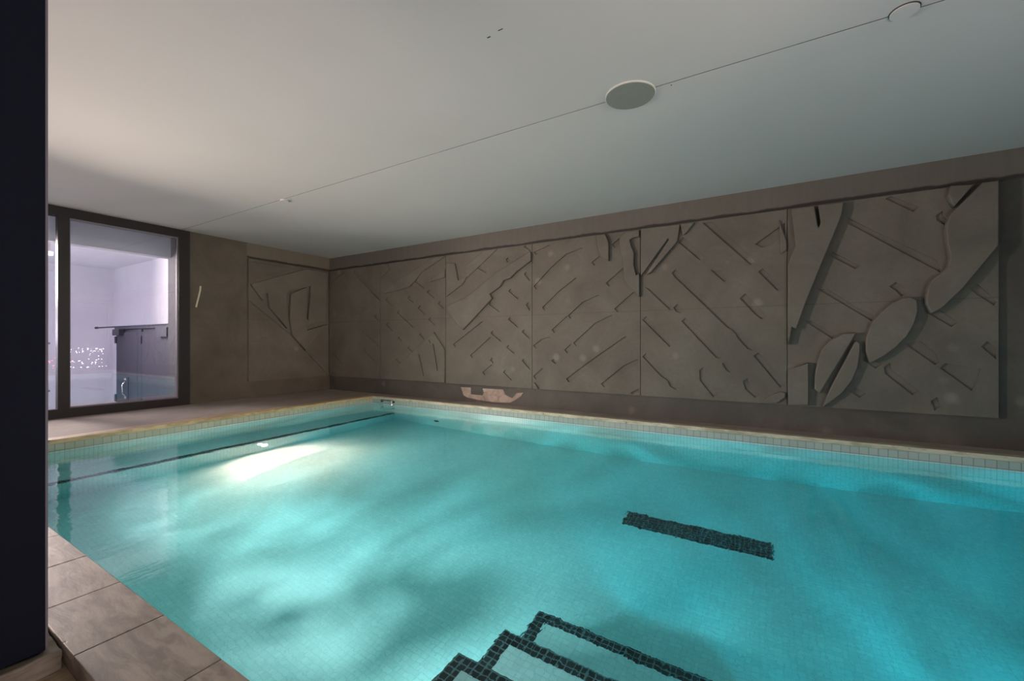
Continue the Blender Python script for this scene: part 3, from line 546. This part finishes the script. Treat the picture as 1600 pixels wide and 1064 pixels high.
tube('end_cap', [(3.2, 12.32, .315), (3.2, 12.42, .315)], .024, M['black'], rl)
# white post and rails behind the narrow pane
po = thing('garden_post', 'slim white post with two thin rails behind narrow left window pane', 'post', (1.72, 8.9, -1))
box('post', (1.69, 8.86, -1.0), (1.78, 8.94, 1.79), mat('grey_white_post', (.38, .37, .40), .8), po)
tube('rail', [(1.2, 8.84, -.01), (1.79, 8.84, -.01)], .014, M['seal'], po)
tube('rail', [(1.2, 8.84, -.70), (1.79, 8.84, -.70)], .014, M['seal'], po)
gl_ = thing('garden_lamp', 'small bright lamp glowing behind the narrow left window pane', 'lamp', (1.98, 9.55, 1.36))
cyl('lamp_body', (1.93, 9.6, 1.4), (1.93, 9.6, 1.79), .02, M['seal'], gl_)
cyl('lamp_head', (1.93, 9.6, 1.37), (1.93, 9.6, 1.42), .05, M['garden_lamp'], gl_)

# ---------------------------------------------------------------- relief
RW = Matrix(((0, 0, -1, 0), (-1, 0, 0, 0), (0, 1, 0, 0), (0, 0, 0, 1)))      # local x -> -y, y -> z, z -> -x
RE = Matrix(((1, 0, 0, 0), (0, 0, -1, 0), (0, 1, 0, 0), (0, 0, 0, 1)))       # local x -> x, y -> z, z -> -y
Z0, Z1 = -.705, 1.505
PAN = [(4.052, 5.672), (-7.925, -6.362), (-6.358, -4.738), (-4.734, -3.038), (-3.034, -1.407), (-1.403, .228), (.232, 1.878)]
LAB = ['concrete relief panel on the end wall beside the window',
       'brown concrete relief panel nearest the room corner on the long wall',
       'second concrete relief panel from the corner with slotted trunk shape',
       'third concrete relief panel from the corner with big ragged leaf',
       'concrete relief panel with long slanting vein lines, fourth from the corner',
       'concrete relief panel with diagonal grooves left of the leafy end panel',
       'rightmost grey concrete relief panel with large raised leaf shapes']
FR = .020
def clampo(o, a, b, m=.009):
    return [[min(max(x, a + m), b - m), min(max(z, Z0 + m), Z1 - m)] for x, z in o]
for i, (a, b) in enumerate(PAN):
    base = Matrix.Translation((0, END_Y - .002, 0)) @ RE if i == 0 else Matrix.Translation((WALL_X - .002, 0, 0)) @ RW
    ctr = base @ Vector(((a + b) / 2, Z0, 0))
    pn = thing('relief_panel', LAB[i], 'relief panel', ctr, 'cast concrete relief panels')
    # back slab and front skin; the skin is cut through along the grooves
    link('back_slab', slab_mesh([rect(a + .002, Z0 + .002, b - .002, Z1 - .002)], .0265, .002, base), M['relief'], pn)
    holes = [clampo(o, a, b) for s in SHAPES if s[0] == i and s[1] == 'ridge' for o in s[4]]
    link('front_slab', slab_mesh([rect(a + .003, Z0, b - .003, Z1)] + holes, FR, .002, base @ Matrix.Translation((0, 0, .026))), M['relief'], pn)
    for s in SHAPES:
        if s[0] == i and s[1] == 'plate':
            outs = [clampo(o, a, b, .012) for o in s[4]]
            me = slab_mesh(outs, s[3], .008, Matrix.Translation((0, 0, .0395)))
            for v in me.vertices:                  # keep the mitred tips inside the panel
                v.co.x = min(max(v.co.x, a + .003), b - .003); v.co.y = min(max(v.co.y, Z0 + .002), Z1 - .002)
            me.transform(base); link(s[2], me, M['raised'], pn)

# flaked patch under the relief showing pale pink plaster
pk = concrete('pink_plaster', (.18, .13, .10), (.30, .225, .18), (.38, .30, .25), spots=False, sc=9)
patch = [(-4.44, -.765), (-4.231, -.762), (-4.231, -.875), (-3.99, -.878), (-3.965, -.83), (-3.988, -.762), (-3.592, -.757), (-3.55, -.84), (-3.42, -.885), (-3.37, -.84), (-3.34, -.80), (-3.22, -.785), (-3.26, -.84),
         (-3.36, -.905), (-3.45, -.955), (-3.75, -.972), (-4.1, -.955), (-4.30, -.93), (-4.38, -.90), (-4.41, -.83)]
pp = link('exposed_plaster', slab_mesh([patch], .004, .0015, Matrix.Translation((WALL_X, 0, 0)) @ RW), pk, wr)
# pale cable stub on the end wall
tag(tube('cable_stub', [(3.319, END_Y - .006, .927), (3.312, END_Y - .014, .86), (3.292, END_Y - .018, .77), (3.27, END_Y - .014, .66), (3.256, END_Y - .006, .575)], .012, mat('cable_sheath', (.55, .50, .38), .6)),
    'short pale curved cable stub on brown wall right of the window', 'cable')

# ---------------------------------------------------------------- ceiling fittings
def cdisc(name, label, cat, x, y, r, drop, m, rim=None, mr=None):
    t = thing(name, label, cat, (x, y, CEIL_Z - drop))
    cyl('cover', (x, y, CEIL_Z - drop), (x, y, CEIL_Z + .0), r, m, t, 64, bev=.0015)
    if rim: 
        bm = bmesh.new(); N = 64
        prof = [(r + .001, CEIL_Z), (r + rim, CEIL_Z), (r + rim, CEIL_Z - drop * .55), (r + rim * .6, CEIL_Z - drop * .8), (r + .001, CEIL_Z - drop * .8)]
        vs = [[bm.verts.new((x + q * math.cos(2 * math.pi * i / N), y + q * math.sin(2 * math.pi * i / N), z)) for q, z in prof] for i in range(N)]
        for i in range(N):
            for j in range(len(prof)): bm.faces.new((vs[i][j], vs[i][(j + 1) % len(prof)], vs[(i + 1) % N][(j + 1) % len(prof)], vs[(i + 1) % N][j]))
        link('rim', mesh_of(bm, 'rim'), mr, t)
    return t
cdisc('ceiling_speaker', 'large round grey speaker grille on the ceiling line', 'speaker', 3.062, .832, .170, .012, M['speaker'], .008, M['speaker_rim'])
cdisc('smoke_detector', 'tiny white ceiling disc on the line near the window wall', 'detector', 3.085, 5.19, .05, .02, M['ceiling'])
t = cdisc('ceiling_cover', 'small white round ceiling cover at top right on the line', 'ceiling cover', 3.045, -.655, .062, .012, M['ceiling'])
cyl('gap_shadow_ring', (3.045, -.655, CEIL_Z - .004), (3.045, -.655, CEIL_Z), .066, M['gap'], t, 48)  # black ring put in as the shadow gap round the cover
tag(cyl('screw_hole', (3.09, .552, CEIL_Z - .001), (3.09, .552, CEIL_Z), .005, M['gap'], n=12), 'tiny dark hole in the ceiling right of the round speaker', 'hole')
tag(box('ceiling_slot', (2.050, 1.375, CEIL_Z - .001), (2.058, 1.398, CEIL_Z), M['gap']), 'tiny dark slot in upper ceiling, the left of two', 'slot', 'tiny slots in the ceiling')
tag(box('ceiling_slot', (2.036, 1.28, CEIL_Z - .001), (2.042, 1.312, CEIL_Z), M['gap']), 'thin dark slot in upper ceiling, the right of two', 'slot', 'tiny slots in the ceiling')

# ---------------------------------------------------------------- pool fittings
def fixture(x, y, z, axis, lens, label):
    t = thing('underwater_light', label, 'pool light', (x, y, z))
    d = Vector(axis)
    c = Vector((x, y, z))
    cyl('housing', c + d * .003, c + d * .012, .085, M['plastic'], t, 40, bev=.003)
    cyl('lens', c + d * .012, c + d * .02, .03, lens, t, 32)
    return t
fixture(3.048, BENCH_Y, -2.05, (0, -1, 0), M['lens'], 'bright underwater spotlight set in the submerged bench front')
gr = thing('grab_rail', 'small steel grab rail at the far corner of the pool', 'rail', (POOL_X1 - .06, 5.86, -1.2))
tube('bar', [(POOL_X1 - .06, 6.0, -1.19), (POOL_X1 - .06, 6.0, -1.065), (POOL_X1 - .06, 5.99, -1.052), (POOL_X1 - .06, 5.975, -1.047), (POOL_X1 - .06, 5.735, -1.047), (POOL_X1 - .06, 5.72, -1.052), (POOL_X1 - .06, 5.712, -1.065), (POOL_X1 - .06, 5.712, -1.19)], .010, M['chrome'], gr)
for y in (6.0, 5.712):
    cyl('wall_bracket', (POOL_X1 - .06, y, -1.075), (POOL_X1 + .0, y, -1.075), .014, M['dark_plastic'], gr, 20)
    cyl('wall_bracket', (POOL_X1 - .06, y, -1.18), (POOL_X1 + .0, y, -1.18), .012, M['dark_plastic'], gr, 20)
sk = thing('skimmer', 'small dark skimmer slot at the waterline near the grab rail', 'skimmer', (POOL_X1, 5.24, -1.17))
boxes('surround', [((POOL_X1 - .008, 5.15, -1.128), (POOL_X1, 5.34, -1.12)), ((POOL_X1 - .008, 5.15, -1.172), (POOL_X1, 5.34, -1.164)), ((POOL_X1 - .008, 5.15, -1.164), (POOL_X1, 5.158, -1.128)), ((POOL_X1 - .008, 5.332, -1.164), (POOL_X1, 5.34, -1.128))], M['plastic'], sk)
box('opening', (POOL_X1 - .004, 5.158, -1.164), (POOL_X1, 5.332, -1.128), M['dark_plastic'], sk)
il = thing('water_inlet', 'small dark round water inlet low on the white far pool side', 'inlet', (POOL_X1, 4.72, -2.09))
cyl('ring', (POOL_X1 - .006, 4.72, -2.09), (POOL_X1, 4.72, -2.09), .055, M['dark_plastic'], il, 32)
cyl('nozzle', (POOL_X1 - .02, 4.72, -2.09), (POOL_X1 - .006, 4.72, -2.09), .025, M['dark_plastic'], il, 24)

# ---------------------------------------------------------------- foreground column on its stone
co = thing('metal_column', 'dark navy metal column filling the left edge, standing on rough stone', 'column', (.2, 2.05, -1.0))
box('post', (-.25, 2.0, -1.0), (.396, 2.12, CEIL_Z - .002), M['column'], co, bev=.004)
box('edge_seal', (.396, 2.02, -1.0), (.405, 2.10, CEIL_Z - .002), M['seal'], co)
def rough_block(name, a, b, seed, amp):
    bm = bmesh.new(); bm_box(bm, a, b)
    bmesh.ops.subdivide_edges(bm, edges=bm.edges, cuts=14, use_grid_fill=True)
    from mathutils import noise as N
    for v in bm.verts:
        q = v.co * 14 + Vector((seed, 0, 0)); e = N.noise_vector(q) * amp + N.noise_vector(q * 3) * amp * .4
        v.co += e
    return link(name, mesh_of(bm, name), M['block'], smooth=True)
tag(rough_block('plinth_stone', (-.25, 1.965, -1.066), (.425, 2.19, -1.004), 3.1, .006), 'rough travertine plinth stone under the dark metal column', 'stone')

# ---------------------------------------------------------------- night city seen mirrored in the window glass
def city(name, n_, m, label, xr, rows, smin, smax):
    bm = bmesh.new()
    for _ in range(n_):
        z, jz = random.choice(rows); s = random.uniform(smin, smax); x = random.uniform(*xr); y = -385 + random.uniform(-20, 20)
        zz = z + random.gauss(0, jz)
        bm_box(bm, (x - s, y - .3, zz - s * .5), (x + s, y + .3, zz + s * .5))
    o = link(name, mesh_of(bm, name), m); tag(o, label, 'city lights'); o['kind'] = 'stuff'
city('city_lights', 120, M['city'], 'scattered white night city lights mirrored in the window glass', (88, 112), [(-4.5, .3), (-6.2, .4), (-11, 2.2), (-14, 1.5), (-17.5, .35), (-17.5, .35)], .05, .22)
city('red_city_lights', 22, M['city_red'], 'cluster of red night city lights mirrored in the narrow pane', (79, 90), [(-13, 2.5)], .15, .4)
